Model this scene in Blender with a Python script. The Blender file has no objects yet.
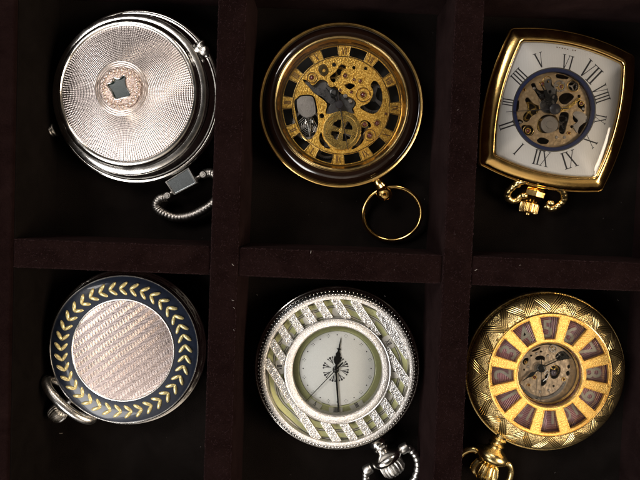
import bpy, math, random
from mathutils import Matrix, Vector
from mathutils.geometry import tessellate_polygon
random.seed(7)
PI = math.pi
S = 0.0003                    # one drawing unit = 0.3 mm
sc = bpy.context.scene
COL = sc.collection
sin, cos, rad = math.sin, math.cos, math.radians

# ------------------------------------------------------------------ camera
F, D = 640.0, 675.0
cam_d = bpy.data.cameras.new('camera'); cam = bpy.data.objects.new('camera', cam_d); COL.objects.link(cam)
cam_d.sensor_width = 36; cam_d.lens = 36 * F / 640
cam_d.clip_start = 0.005; cam_d.clip_end = 50
ROLL, TILT = rad(2.2), rad(-2.5)
cam.rotation_euler = (TILT, 0, ROLL)
cam.location = (0, 0, D * S)
sc.camera = cam
CR = cam.rotation_euler.to_matrix()

def at(px, py, z):
    """drawing-unit point at height z seen at photo pixel px, py"""
    d = CR @ Vector((px - 320, 240 - py, -F))
    t = (z - D) / d.z
    return Vector((d.x * t, d.y * t, z))

# ------------------------------------------------------------------ materials
class N:
    def __init__(s, name):
        s.m = bpy.data.materials.new(name); s.m.use_nodes = True
        s.t = s.m.node_tree; s.n = s.t.nodes; s.l = s.t.links
        s.b = s.n['Principled BSDF']; s.out = s.n['Material Output']
        s._c = None
    def new(s, typ, **k):
        n = s.n.new('ShaderNode' + typ)
        for a, b in k.items(): setattr(n, a, b)
        return n
    def put(s, v, sock):
        if hasattr(v, 'links'): s.l.new(v, sock)
        else:
            try: sock.default_value = v
            except Exception: sock.default_value = (*v, 1)
    def set(s, **k):
        for a, v in k.items(): s.put(v, s.b.inputs[a.replace('_', ' ')])
    def co(s):
        if s._c is None:
            tc = s.new('TexCoord'); vm = s.new('VectorMath', operation='SCALE')
            s.l.new(tc.outputs['Object'], vm.inputs[0]); vm.inputs['Scale'].default_value = 1 / S
            s._c = vm.outputs[0]
        return s._c
    def m_(s, op, a, b=0.0, c=0.0):
        n = s.new('Math', operation=op); s.put(a, n.inputs[0]); s.put(b, n.inputs[1]); s.put(c, n.inputs[2])
        return n.outputs[0]
    def noise(s, scale, detail=3, rough=.5, vec=None, dist=0):
        n = s.new('TexNoise'); n.inputs['Scale'].default_value = scale; n.inputs['Detail'].default_value = detail
        n.inputs['Roughness'].default_value = rough; n.inputs['Distortion'].default_value = dist
        s.l.new(vec or s.co(), n.inputs['Vector']); return n.outputs['Fac']
    def vor(s, scale, feature='F1', vec=None):
        n = s.new('TexVoronoi', feature=feature); n.inputs['Scale'].default_value = scale
        s.l.new(vec or s.co(), n.inputs['Vector']); return n
    def ramp(s, f, stops):
        n = s.new('ValToRGB'); s.l.new(f, n.inputs[0]); e = n.color_ramp.elements
        while len(e) < len(stops): e.new(.5)
        for q, (p, c) in zip(e, stops):
            q.position = p; q.color = (*c, 1) if hasattr(c, '__len__') else (c, c, c, 1)
        return n.outputs[0]
    def mr(s, v, a, b, c, d):
        n = s.new('MapRange'); s.put(v, n.inputs[0])
        for i, x in enumerate((a, b, c, d)): s.put(x, n.inputs[i + 1])
        return n.outputs[0]
    def mix(s, f, a, b):
        n = s.new('Mix', data_type='RGBA'); s.put(f, n.inputs[0]); s.put(a, n.inputs[6]); s.put(b, n.inputs[7])
        return n.outputs[2]
    def bump(s, h, dist, normal=None, strength=1):
        n = s.new('Bump'); n.inputs['Distance'].default_value = dist * S; n.inputs['Strength'].default_value = strength
        s.l.new(h, n.inputs['Height'])
        if normal is not None: s.l.new(normal, n.inputs['Normal'])
        return n.outputs[0]
    def bevel(s, r):
        n = s.new('Bevel', samples=4); n.inputs['Radius'].default_value = r * S; return n.outputs[0]
    def polar(s):
        sp = s.new('SeparateXYZ'); s.l.new(s.co(), sp.inputs[0])
        x, y, z = sp.outputs
        r = s.m_('SQRT', s.m_('ADD', s.m_('MULTIPLY', x, x), s.m_('MULTIPLY', y, y)))
        return x, y, r, s.m_('ARCTAN2', y, x)

def metal(name, col, rough=.12, var=.1, bev=0, scratch=.04, tint=None):
    n = N(name)
    f = n.noise(.09, 4, .6); f2 = n.noise(1.3, 3, .6)
    n.set(Metallic=1.0, Roughness=n.m_('ADD', n.mr(f, .3, .7, rough, rough + var), n.mr(f2, .4, .8, 0, .06)))
    if tint: n.set(Base_Color=n.mix(n.mr(n.noise(.05, 3), .35, .65, 0, 1), col, tint))
    else: n.set(Base_Color=col)
    base = n.bevel(bev) if bev else None
    n.set(Normal=n.bump(n.noise(.8, 4, .65), scratch, base))
    return n.m

SILVER, GOLD = (.80, .77, .73), (.86, .57, .20)
M = {}
M['silver'] = metal('polished silver', SILVER, .10, .10)
M['silver_soft'] = metal('worn silver', (.74, .72, .69), .2, .14, bev=.5, scratch=.12)
M['gold'] = metal('polished gold', GOLD, .09, .10, tint=(.80, .50, .17))
M['gold_edge'] = metal('gold trim', (.88, .62, .26), .14, .1, bev=.5)
M['gold_old'] = metal('antique gold', (.74, .56, .25), .17, .12, scratch=.1)
M['steel'] = metal('grey steel', (.23, .22, .22), .22, .15, bev=.35, scratch=.15)
M['steel_light'] = metal('brushed steel', (.42, .38, .35), .28, .15, bev=.4, scratch=.2)
M['brass'] = metal('brass wheel', (.9, .60, .18), .2, .1, bev=.35, scratch=.2)

def engraved(name, c1, c2, scale=.9, depth=.5, rough=.3, bev=.4):
    n = N(name)
    v = n.vor(scale).outputs['Distance']; w = n.noise(scale * 1.5, 3, .6, dist=1.2)
    h = n.m_('ADD', v, n.m_('MULTIPLY', w, .8))
    n.set(Metallic=.95, Base_Color=n.mix(n.mr(h, .45, 1.05, 0, 1), c1, c2), Roughness=n.mr(w, .3, .7, rough, rough + .15))
    n.set(Normal=n.bump(h, depth, n.bevel(bev) if bev else None))
    return n.m
M['gold_plate'] = engraved('engraved gold plate', (1.0, .66, .17), (.58, .31, .05), .6, .32, .36)
M['rose_plate'] = engraved('matt rose gold plate', (.70, .52, .33), (.52, .37, .22), .3, .2, .38)
M['beige_plate'] = engraved('matt beige gold plate', (.72, .57, .42), (.54, .42, .31), .3, .25, .38)
M['gold_stipple'] = engraved('stippled gold', (.90, .60, .19), (.68, .40, .10), .9, .4, .25, .5)
M['silver_stipple'] = engraved('stippled silver', (.86, .82, .78), (.60, .57, .54), .95, .35, .28, .5)
M['filigree'] = engraved('silver filigree', (.88, .86, .84), (.5, .48, .47), .5, .5, .14, .4)

def plain(name, col, rough=.5, spec=.5, coat=0, metallic=0, var=.1, bev=0, bmp=.05):
    n = N(name)
    f = n.noise(.5, 3)
    n.set(Base_Color=n.mix(n.mr(f, .3, .7, 0, 1), col, [c * (1 - var * 2) for c in col]), Roughness=rough, Metallic=metallic)
    n.b.inputs['Specular IOR Level'].default_value = spec
    n.b.inputs['Coat Weight'].default_value = coat; n.b.inputs['Coat Roughness'].default_value = .03
    n.set(Normal=n.bump(n.noise(1.2, 3), bmp, n.bevel(bev) if bev else None))
    return n.m
M['black'] = plain('black lacquer', (.006, .006, .007), .25)
M['well'] = plain('dark movement well', (.022, .020, .019), .4, metallic=.3)
M['ink'] = plain('dark numeral ink', (.035, .03, .035), .4)
M['ink_brown'] = plain('brown numeral ink', (.16, .07, .025), .4)
M['hand_steel'] = plain('dark steel hand', (.045, .045, .045), .25, metallic=.8)
M['navy'] = plain('navy enamel', (.011, .016, .030), .3, spec=.35, coat=.35, var=.15)
M['navy_ring'] = plain('navy print', (.028, .036, .10), .35)
M['cream'] = plain('cream gold enamel', (.68, .56, .25), .25, coat=.6, metallic=.35, var=.15, bev=.4)
M['onyx'] = plain('dark green glass', (.003, .012, .011), .22, spec=.35)
M['smoke'] = plain('smoky brown glass', (.008, .0035, .002), .03, .5, coat=1)
M['blue_plate'] = plain('blue grey polished plate', (.34, .37, .38), .2, metallic=1, bev=.8, bmp=.015)
M['ruby'] = plain('ruby jewel', (.16, .03, .025), .1, coat=1)
M['dial_white'] = plain('white dial', (.89, .88, .85), .45, var=.02)
M['green'] = plain('pale green enamel', (.56, .57, .28), .3, coat=.5, var=.08)
M['paper'] = plain('cream numeral tablet', (.66, .63, .55), .4, var=.05)
M['greenline'] = plain('dark green line', (.12, .12, .06), .4)

# guilloche lid: crossing spirals
n = N('guilloche silver')
x, y, r, a = n.polar()
k = 2 * PI / 3.3
s1 = n.m_('SINE', n.m_('ADD', n.m_('MULTIPLY', r, k), n.m_('MULTIPLY', a, 84)))
s2 = n.m_('SINE', n.m_('SUBTRACT', n.m_('MULTIPLY', r, k), n.m_('MULTIPLY', a, 84)))
h = n.m_('MULTIPLY', s1, s2)
big = n.noise(.02, 2)
n.set(Metallic=1.0, Base_Color=n.mix(n.mr(h, -.9, .5, 0, 1), (.22, .19, .18), (.60, .53, .50)), Roughness=n.mr(big, .3, .7, .16, .26))
n.set(Normal=n.bump(h, .2)); M['guilloche'] = n.m

# herringbone disc
n = N('herringbone rose silver')
sp = n.new('SeparateXYZ'); mp = n.new('Mapping'); mp.inputs['Rotation'].default_value = (0, 0, rad(-36)); n.l.new(n.co(), mp.inputs[0]); n.l.new(mp.outputs[0], sp.inputs[0])
u, v = sp.outputs[0], sp.outputs[1]
tri = n.m_('PINGPONG', v, 4.2)
h = n.m_('SINE', n.m_('MULTIPLY', n.m_('ADD', u, n.m_('MULTIPLY', tri, 1.0)), 2 * PI / 2.0))
sgn = n.m_('GREATER_THAN', n.m_('SINE', n.m_('MULTIPLY', v, PI / 4.2)), 0)
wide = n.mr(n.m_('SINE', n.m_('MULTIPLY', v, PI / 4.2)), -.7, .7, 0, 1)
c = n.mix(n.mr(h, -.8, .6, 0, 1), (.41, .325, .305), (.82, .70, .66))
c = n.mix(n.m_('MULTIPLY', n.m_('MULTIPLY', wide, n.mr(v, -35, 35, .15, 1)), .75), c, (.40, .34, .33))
n.set(Metallic=.95, Base_Color=c, Roughness=n.mr(sgn, 0, 1, .30, .32))
tilt = n.m_('MULTIPLY', n.m_('PINGPONG', v, 4.2), .05)
n.set(Normal=n.bump(n.m_('ADD', n.m_('MULTIPLY', h, .5), tilt), .45)); M['herringbone'] = n.m

# zigzag engraved band
n = N('zigzag engraved gold')
x, y, r, a = n.polar()
a2 = n.m_('MULTIPLY', a, 16 / PI)             # 16 full zigzags round the band
zig = n.m_('PINGPONG', a2, 1.0)
t = n.mr(r, 61, 79, 0, 1)
vv = n.m_('SUBTRACT', n.m_('MULTIPLY', t, 1.15), zig)
line = n.m_('SINE', n.m_('MULTIPLY', vv, 2 * PI * 6.0))
mask = n.m_('GREATER_THAN', n.m_('SINE', n.m_('ADD', n.m_('MULTIPLY', vv, 2 * PI * .8), .6)), -.1)
st = n.vor(1.2).outputs['Distance']
h = n.m_('ADD', n.m_('MULTIPLY', line, n.m_('MULTIPLY', mask, .8)), n.m_('MULTIPLY', st, n.m_('SUBTRACT', 1.0, mask)))
groove = n.m_('MULTIPLY', mask, n.mr(line, -.9, -.1, 1, 0))
n.set(Metallic=.95, Base_Color=n.mix(groove, n.mix(st, (.92, .70, .34), (.66, .48, .2)), (.20, .13, .045)), Roughness=.24)
n.set(Normal=n.bump(h, .35)); M['zigzag'] = n.m

# silver dial with fine sunray
n = N('silvered dial')
x, y, r, a = n.polar()
f = n.noise(.35, 2)
n.set(Base_Color=n.mix(n.mr(n.m_('SINE', n.m_('MULTIPLY', n.m_('ADD', x, n.m_('MULTIPLY', y, .2)), 3.6)), -1, 1, 0, 1), (.86, .82, .79), (.90, .86, .83)), Roughness=.38, Metallic=.15)
n.set(Normal=n.bump(n.m_('SINE', n.m_('MULTIPLY', x, 3.6)), .015)); M['silver_dial'] = n.m

# mauve dial with fine ribs
n = N('mauve ribbed dial')
x, y, r, a = n.polar()
sec = n.m_('FLOOR', n.m_('MULTIPLY', n.m_('ADD', a, PI), 24 / (2 * PI)))
ang = n.m_('MULTIPLY', sec, 1.3)
uu = n.m_('ADD', n.m_('MULTIPLY', x, n.m_('COSINE', ang)), n.m_('MULTIPLY', y, n.m_('SINE', ang)))
h = n.m_('SINE', n.m_('MULTIPLY', uu, 3.4))
alt = n.m_('FRACT', n.m_('MULTIPLY', sec, .5))
c1 = n.mix(n.mr(h, -1, 1, 0, 1), (.40, .15, .17), (.64, .35, .36))
c2 = n.mix(n.mr(h, -1, 1, 0, 1), (.42, .22, .25), (.56, .35, .38))
n.set(Base_Color=n.mix(n.m_('GREATER_THAN', alt, .2), c1, c2), Roughness=.3, Metallic=.35)
n.b.inputs['Coat Weight'].default_value = .6
n.set(Normal=n.bump(h, .2)); M['mauve'] = n.m

# velvet
def velvet(name, c1, c2, sheen, tint):
    n = N(name)
    f = n.noise(.035, 5, .65, dist=.6); g = n.noise(.9, 4, .75); fib = n.noise(3.0, 2, .6)
    n.set(Base_Color=n.mix(n.mr(n.m_('ADD', n.m_('MULTIPLY', f, .5), n.m_('MULTIPLY', g, .5)), .38, .62, 0, 1), c1, c2), Roughness=.95)
    n.b.inputs['Specular IOR Level'].default_value = 0
    n.set(Sheen_Weight=n.mr(f, .3, .7, sheen * .6, sheen), Sheen_Roughness=.35)
    n.b.inputs['Sheen Tint'].default_value = (*tint, 1)
    n.set(Normal=n.bump(n.m_('ADD', g, n.m_('MULTIPLY', fib, .6)), .9)); return n.m
M['velvet'] = velvet('dark plum velvet', (.0038, .0018, .0018), (.0088, .0044, .0042), .04, (.55, .35, .34))
M['velvet_floor'] = velvet('black velvet lining', (.0056, .0044, .0039), (.0095, .0074, .0066), .045, (.5, .42, .38))
M['velvet_wall'] = velvet('black velvet side lining', (.0035, .0027, .0024), (.0058, .0044, .0040), .02, (.5, .42, .38))
M['lint'] = plain('pale lint', (.17, .15, .14), .9)

# crystal glass
n = N('watch crystal')
tr = n.new('BsdfTransparent'); gl = n.new('BsdfGlossy'); mx = n.new('MixShader'); fr = n.new('Fresnel')
fr.inputs['IOR'].default_value = 1.42; gl.inputs['Roughness'].default_value = .02
tr.inputs['Color'].default_value = (.965, .97, .965, 1)
n.l.new(fr.outputs[0], mx.inputs[0]); n.l.new(tr.outputs[0], mx.inputs[1]); n.l.new(gl.outputs[0], mx.inputs[2])
n.l.new(mx.outputs[0], n.out.inputs['Surface']); n.n.remove(n.b); M['crystal'] = n.m

# ------------------------------------------------------------------ mesh building
class MB:
    def __init__(s): s.v = []; s.f = []
    def add(s, o, mat=None):
        k = len(s.v)
        s.v += [(mat @ Vector(p))[:] for p in o.v] if mat is not None else list(o.v)
        s.f += [tuple(i + k for i in f) for f in o.f]; return s
    def rings(s, rs, closed=True, cap0=False, cap1=False, loop=False):
        """skin a list of equal point rings"""
        k = len(s.v); n = len(rs[0])
        for r in rs: s.v += [tuple(p) for p in r]
        m = len(rs)
        for i in range(m if loop else m - 1):
            j2 = (i + 1) % m
            for j in range(n if closed else n - 1):
                a, b = k + i * n + j, k + i * n + (j + 1) % n
                c, d = k + j2 * n + (j + 1) % n, k + j2 * n + j
                s.f.append((a, b, c, d))
        if cap0: s.f.append(tuple(k + j for j in reversed(range(n))))
        if cap1: s.f.append(tuple(k + (m - 1) * n + j for j in range(n)))
        return s
    def lathe(s, prof, seg=160, c=(0, 0), rf=None, loop=False):
        rs = []
        for r, z in prof:
            rs.append([(c[0] + r * (rf(2 * PI * j / seg, r, z) if rf else 1) * cos(2 * PI * j / seg), c[1] + r * (rf(2 * PI * j / seg, r, z) if rf else 1) * sin(2 * PI * j / seg), z) for j in range(seg)])
        return s.rings(rs, loop=loop)
    def prism(s, outer, holes, z0, z1, bottom=False):
        polys = [outer] + list(holes)
        flat = [p for q in polys for p in q]
        tris = tessellate_polygon([[Vector((p[0], p[1], 0)) for p in q] for q in polys])
        k = len(s.v); nf = len(flat)
        s.v += [(p[0], p[1], z1) for p in flat] + [(p[0], p[1], z0) for p in flat]
        for t in tris:
            a, b, c = [flat[i] for i in t]
            ar = (b[0] - a[0]) * (c[1] - a[1]) - (b[1] - a[1]) * (c[0] - a[0])
            if abs(ar) < 1e-9: continue
            t = tuple(t) if ar > 0 else tuple(reversed(t))
            s.f.append(tuple(k + i for i in t))
            if bottom: s.f.append(tuple(k + nf + i for i in reversed(t)))
        o = 0
        for qi, q in enumerate(polys):
            n = len(q); ar = sum(q[i][0] * q[(i + 1) % n][1] - q[(i + 1) % n][0] * q[i][1] for i in range(n))
            flip = (ar < 0) != (qi > 0)
            for i in range(n):
                a, b = k + o + i, k + o + (i + 1) % n
                f = (a, a + nf, b + nf, b); s.f.append(tuple(reversed(f)) if flip else f)
            o += n
        return s
    def tube(s, path, r, seg=12, closed=False):
        P = [Vector(p) for p in path]; n = len(P); rs = []; up = None
        for i in range(n):
            t = (P[(i + 1) % n] - P[i - 1]) if closed else (P[min(i + 1, n - 1)] - P[max(i - 1, 0)])
            t.normalize()
            if up is None:
                up = Vector((0, 0, 1)) if abs(t.z) < .9 else Vector((1, 0, 0))
            a = (up - t * up.dot(t)).normalized(); b = t.cross(a); up = a
            rr = r(i / (n - 1)) if callable(r) else r
            rs.append([P[i] + (a * cos(2 * PI * j / seg) + b * sin(2 * PI * j / seg)) * rr for j in range(seg)])
        return s.rings(rs, loop=closed, cap0=not closed, cap1=not closed)
    def ball(s, c, r, sx=1, sy=1, sz=1, seg=10, ring=6, rot=0):
        rs = []
        for i in range(ring + 1):
            t = PI * i / ring + 1e-4 * (1 if i == 0 else -1 if i == ring else 0)
            q = []
            for j in range(seg):
                X, Y = r * sx * sin(t) * cos(2 * PI * j / seg), r * sy * sin(t) * sin(2 * PI * j / seg)
                q.append((c[0] + X * cos(rot) - Y * sin(rot), c[1] + X * sin(rot) + Y * cos(rot), c[2] - r * sz * cos(t)))
            rs.append(q)
        return s.rings(rs)
    def box(s, x0, x1, y0, y1, z0, z1, bev=0):
        b = bev
        if not b:
            return s.rings([[(x0, y0, z), (x1, y0, z), (x1, y1, z), (x0, y1, z)] for z in (z0, z1)], cap0=True, cap1=True)
        def ro(i):
            o = []
            for cx, cy, a0 in ((x1 - b, y1 - b, 0), (x0 + b, y1 - b, 90), (x0 + b, y0 + b, 180), (x1 - b, y0 + b, 270)):
                for kk in range(5):
                    a = rad(a0 + kk * 22.5); o.append((cx + (b - i) * cos(a), cy + (b - i) * sin(a)))
            return o
        L = [(0, z0)] + [(b * (1 - cos(rad(t))), z1 - b + b * sin(rad(t))) for t in (0, 22, 45, 67, 90)]
        return s.rings([[(p[0], p[1], z) for p in ro(i * .999)] for i, z in L], cap0=True, cap1=True)
    def build(s, name, mat, parent=None, sharp=35, smooth=True):
        me = bpy.data.meshes.new(name)
        me.from_pydata([(p[0] * S, p[1] * S, p[2] * S) for p in s.v], [], s.f)
        me.materials.append(M[mat] if isinstance(mat, str) else mat)
        me.update()
        if smooth:
            me.shade_smooth(); me.set_sharp_from_angle(angle=rad(sharp))
        o = bpy.data.objects.new(name, me); COL.objects.link(o)
        if parent is not None: o.parent = parent
        return o

def tor(r, z, t, c=(0, 0)):
    b = MB(); b.tube([(c[0] + r * cos(a), c[1] + r * sin(a), z) for a in [2 * PI * i / 200 for i in range(200)]], t, 10, True); return b
def thing(name, loc, rz, label, cat, group=None):
    o = bpy.data.objects.new(name, None); COL.objects.link(o); o.empty_display_size = .005
    o.location = Vector(loc) * S; o.rotation_euler = (0, 0, rz)
    o['label'] = label; o['category'] = cat
    if group: o['group'] = group
    return o
def fr(x, y, z, ang=0, tx=0):
    """frame whose +Y axis points along ang (degrees counter-clockwise from +X) in the plane"""
    return Matrix.Translation((x, y, z)) @ Matrix.Rotation(rad(ang - 90), 4, 'Z') @ Matrix.Rotation(rad(tx), 4, 'X')
AX = Matrix.Rotation(-PI / 2, 4, 'X')       # lathe axis Z -> +Y
def circ(r, n=96, c=(0, 0), a0=0): return [(c[0] + r * cos(a0 + 2 * PI * i / n), c[1] + r * sin(a0 + 2 * PI * i / n)) for i in range(n)]
def trap(r0, r1, a, h0, h1, n=5):
    """annular sector centred on angle a (deg); half widths h0,h1 in degrees at inner and outer radius"""
    o = [(r0 * cos(rad(a - h0 + 2 * h0 * i / n)), r0 * sin(rad(a - h0 + 2 * h0 * i / n))) for i in range(n + 1)]
    o += [(r1 * cos(rad(a + h1 - 2 * h1 * i / n)), r1 * sin(rad(a + h1 - 2 * h1 * i / n))) for i in range(n + 1)]
    return o
def smooth(pts, n=6, closed=True):
    o = []; m = len(pts)
    for i in range(m if closed else m - 1):
        g = lambda q: pts[q % m] if closed else pts[max(0, min(m - 1, q))]
        p0, p1, p2, p3 = g(i - 1), g(i), g(i + 1), g(i + 2)
        for j in range(n):
            t = j / n
            o.append(tuple(.5 * (2 * b + (c - a) * t + (2 * a - 5 * b + 4 * c - d) * t * t + (3 * b - a - 3 * c + d) * t ** 3) for a, b, c, d in zip(p0, p1, p2, p3)))
    if not closed: o.append(tuple(pts[-1]))
    return o
def clampr(cuts, c, R):
    return [[(c[0] + (p[0] - c[0]) * min(1, R / max(1e-6, math.hypot(p[0] - c[0], p[1] - c[1]))), c[1] + (p[1] - c[1]) * min(1, R / max(1e-6, math.hypot(p[0] - c[0], p[1] - c[1])))) for p in q] for q in cuts]
def gear(mb, x, y, r, teeth, z0, z1, spokes=4, hub=.25, rim=.72, a0=0):
    o = []
    for i in range(teeth):
        a = a0 + 2 * PI * i / teeth; w = 2 * PI / teeth
        for da, rr in ((0, .92), (.3 * w, 1), (.55 * w, 1), (.8 * w, .92)): o.append((x + r * rr * cos(a + da), y + r * rr * sin(a + da)))
    hs = []
    for i in range(spokes):
        a = a0 + 2 * PI * i / spokes; hw0 = PI / spokes * .55; hw = PI / spokes * .8
        q = [(x + r * hub * cos(a - hw0 + 2 * hw0 * j / 3), y + r * hub * sin(a - hw0 + 2 * hw0 * j / 3)) for j in range(4)]
        q += [(x + r * rim * cos(a + hw - 2 * hw * j / 6), y + r * rim * sin(a + hw - 2 * hw * j / 6)) for j in range(7)]
        hs.append(q)
    return mb.prism(o, hs, z0, z1)
# roman numerals as flat strokes: unit height, bottom at y = 0
def bar(x0, y0, x1, y1, w): return [(x0 - w / 2, y0), (x0 + w / 2, y0), (x1 + w / 2, y1), (x1 - w / 2, y1)]
def roman(txt, th=.13, tn=.055):
    out = []; x = 0
    for ch in txt:
        if ch == 'I':
            w = .26; c = x + w / 2; out += [bar(c, 0, c, 1, th), bar(c, 0, c, .04, .24), bar(c, .96, c, 1, .24)]
        elif ch == 'V':
            w = .66; out += [bar(x + .12, 1, x + .36, 0, th), bar(x + .56, 1, x + .37, 0, tn), bar(x + .12, .96, x + .12, 1, .26), bar(x + .56, .96, x + .56, 1, .2)]
        else:
            w = .66; out += [bar(x + .1, 1, x + .54, 0, th), bar(x + .56, 1, x + .08, 0, tn), bar(x + .11, .96, x + .11, 1, .24), bar(x + .55, .96, x + .55, 1, .2), bar(x + .54, 0, x + .54, .04, .24), bar(x + .09, 0, x + .09, .04, .2)]
        x += w
    return [[(p[0] - x / 2, p[1] - .5) for p in q] for q in out]
def stamp(mb, polys, x, y, ang, h, z, wscale=1, t=.18):
    a = rad(ang - 90)
    for i, q in enumerate(polys):
        mb.prism([(x + h * (wscale * p[0] * cos(a) - p[1] * sin(a)), y + h * (wscale * p[0] * sin(a) + p[1] * cos(a))) for p in q], [], z, z + t + .012 * i)
def hand(mb, x, y, ang, length, w0, w1, z, tail=0, t=.5):
    m = fr(x, y, z, ang); b = MB(); b.prism([(-w0, -tail), (w0, -tail), (w1, length), (-w1, length)], [], 0, t); mb.add(b, m)
def leafhand(mb, x, y, ang, length, z):
    m = fr(x, y, z, ang); b = MB()
    b.prism([(-.5, 0), (.5, 0), (.6, length * .3), (2.2, length * .5), (.7, length * .68), (.2, length), (-.2, length), (-.7, length * .68), (-2.2, length * .5), (-.6, length * .3)], [], 0, .5); mb.add(b, m)
def crown(mb, mat, prof, teeth=22, depth=.08):
    b = MB(); b.lathe(prof, teeth * 8, rf=lambda a, r, z: 1 - depth * min(1, max(0, .5 - .9 * cos(teeth * a))) if r > prof[1][0] * .9 else 1)
    mb.add(b, mat @ AX)
def lathe_at(mb, mat, prof, seg=48, rf=None):
    b = MB(); b.lathe(prof, seg, rf=rf); mb.add(b, mat @ AX)
def screw(mb, x, y, r, z):
    mb.lathe([(0.01, z + .9), (r * .8, z + .9), (r, z + .5), (r, z)], 20, (x, y))
def jewels(root, pts, z, setting='brass'):
    for x, y, r in pts:
        a = MB(); a.lathe([(r * 1.0, z), (r * 1.0, z + .9), (r * .72, z + .9), (r * .62, z + .2)], 24, (x, y)); j = a.build('jewel_setting', setting, root)
        b = MB(); b.ball((x, y, z + .25), r * .62, sz=.6, seg=16); b.build('jewel', 'ruby', j)
def dome(r, z0, z1, n=8): return [(max(.01, r * sin(PI / 2 * (1 - i / n))), z0 + (z1 - z0) * (1 - (sin(PI / 2 * (1 - i / n))) ** 2)) for i in range(n + 1)]
def crystal(root, r, z0, z1, th=1.0):
    mb = MB(); o = dome(r, z0, z1, 14); i_ = dome(r - .6, z0 - th * .4, z1 - th, 14)
    mb.lathe([(max(.01, q[0]), q[1]) for q in i_[::-1]] + o, 128); return mb.build('crystal', 'crystal', root, 60)

def pq(r, px, py, z):
    loc_, rot, scl = Matrix.Translation(r.location), r.rotation_euler.to_matrix().to_4x4(), None
    inv = (loc_ @ rot).inverted(); c = Vector((0, 0, 0))
    wz = z
    for _ in range(4):
        l = (inv @ (at(px, py, wz) * S)) / S
        wz += z - l.z
    return l.x, l.y
GRP = 'pocket watches laid in the velvet compartments'

# ================================================================== display tray
HT = 92.0
tray = thing('display_tray', (0, 0, -6), 0, 'dark plum velvet display tray with six compartments holding the pocket watches', 'display tray')
def loc(px, py, z):
    p = at(px, py, z); return p.x, p.y
def velvet_box(name, x0, x1, y0, y1, z0, z1, mat, bev=3.2):
    mb = MB(); mb.box(x0, x1, y0, y1, z0 + 6, z1 + 6, bev)
    return mb.build(name, mat, tray, 60)
xa0, xa1 = loc(210.5, 240, HT)[0], loc(239, 240, HT)[0]
xb0, xb1 = loc(444, 240, HT)[0], loc(473.5, 240, HT)[0]
yh1, yh0 = loc(340, 251, HT)[1], loc(340, 280.5, HT)[1]
xl = loc(10.5, 330, HT)[0]
xr = loc(622, 430, 0)[0]; yt = loc(320, 10, 0)[1]; yb = -335
mb = MB()
nx, ny = 120, 90       # lining sheet with gentle puckers
rs = []
for j in range(ny + 1):
    row = []
    for i in range(nx + 1):
        X, Y = -360 + 800 * i / nx, -360 + 680 * j / ny
        row.append((X, Y, 5.6 + .35 * sin(X * .05 + 1.3 * sin(Y * .03)) * cos(Y * .043)))
    rs.append(row)
mb.rings(rs, closed=False); mb.build('lining', 'velvet_floor', tray)
velvet_box('divider', xa0, xa1, yb, yt, -.5, HT, 'velvet')
velvet_box('divider', xb0, xb1, yb, yt, -.5, HT, 'velvet')
for a, b in ((xl, xa0), (xa1, xb0), (xb1, xr)):
    velvet_box('divider', a - 1, b + 1, yh0, yh1, -.5, HT - 2.2, 'velvet')
velvet_box('side_wall', xl - 40, xl, yb - 40, yt + 40, -.5, HT, 'velvet')
mb = MB(); mb.box(xl - .5, xl + 1.4, yb + 1, yt - 1, 6, HT + 2.5, .6); mb.build('wall_lining', 'velvet_wall', tray, 60)
velvet_box('side_wall', xr, xr + 40, yb - 40, yt + 40, -.5, HT, 'velvet')
velvet_box('side_wall', xl - 1, xr + 1, yt, yt + 40, -.5, HT - 1, 'velvet')
velvet_box('side_wall', xl - 1, xr + 1, yb - 40, yb, -.5, HT - 1, 'velvet')
mb = MB(); mb.box(-400, 440, -400, 340, -8, -.6); mb.build('base_board', 'black', tray)

M['nap'] = plain('raised velvet nap', (.019, .0085, .0095), .9, spec=.1)
def nap(name, spots):
    mb = MB()
    for x, y, z, L, a in spots:
        mb.tube([(x - L * cos(a), y - L * sin(a), z - .1), (x, y, z + .35), (x + L * cos(a), y + L * sin(a), z - .05)], .13, 4)
    mb.build(name, 'nap', tray)
def tops(x0, x1, y0, y1, z, n, edges):
    o = []
    for i in range(n):
        o.append((random.uniform(x0 + 2, x1 - 2), random.uniform(y0 + 2, y1 - 2), z, random.uniform(.3, 1.1), random.uniform(0, PI)))
    for i in range(n):
        k = random.choice(edges); t = random.random(); j = random.gauss(0, .35)
        if k in 'LR': o.append(((x0 + 1.0 if k == 'L' else x1 - 1.0) + j, y0 + (y1 - y0) * t, z - .7, random.uniform(.3, .9), random.uniform(.9, 2.2)))
        else: o.append((x0 + (x1 - x0) * t, (y0 + 1.0 if k == 'B' else y1 - 1.0) + j, z - .7, random.uniform(.3, .9), random.uniform(-.6, .6)))
    return o
nap('velvet_nap', tops(xa0, xa1, -290, 225, HT + 6, 1100, 'LR')); nap('velvet_nap', tops(xb0, xb1, -290, 225, HT + 6, 1100, 'LR'))
for a, b in ((xl, xa0), (xa1, xb0), (xb1, min(xr, 330))): nap('velvet_nap', tops(a, b, yh0, yh1, HT + 3.8, 420, 'BT'))
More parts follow.
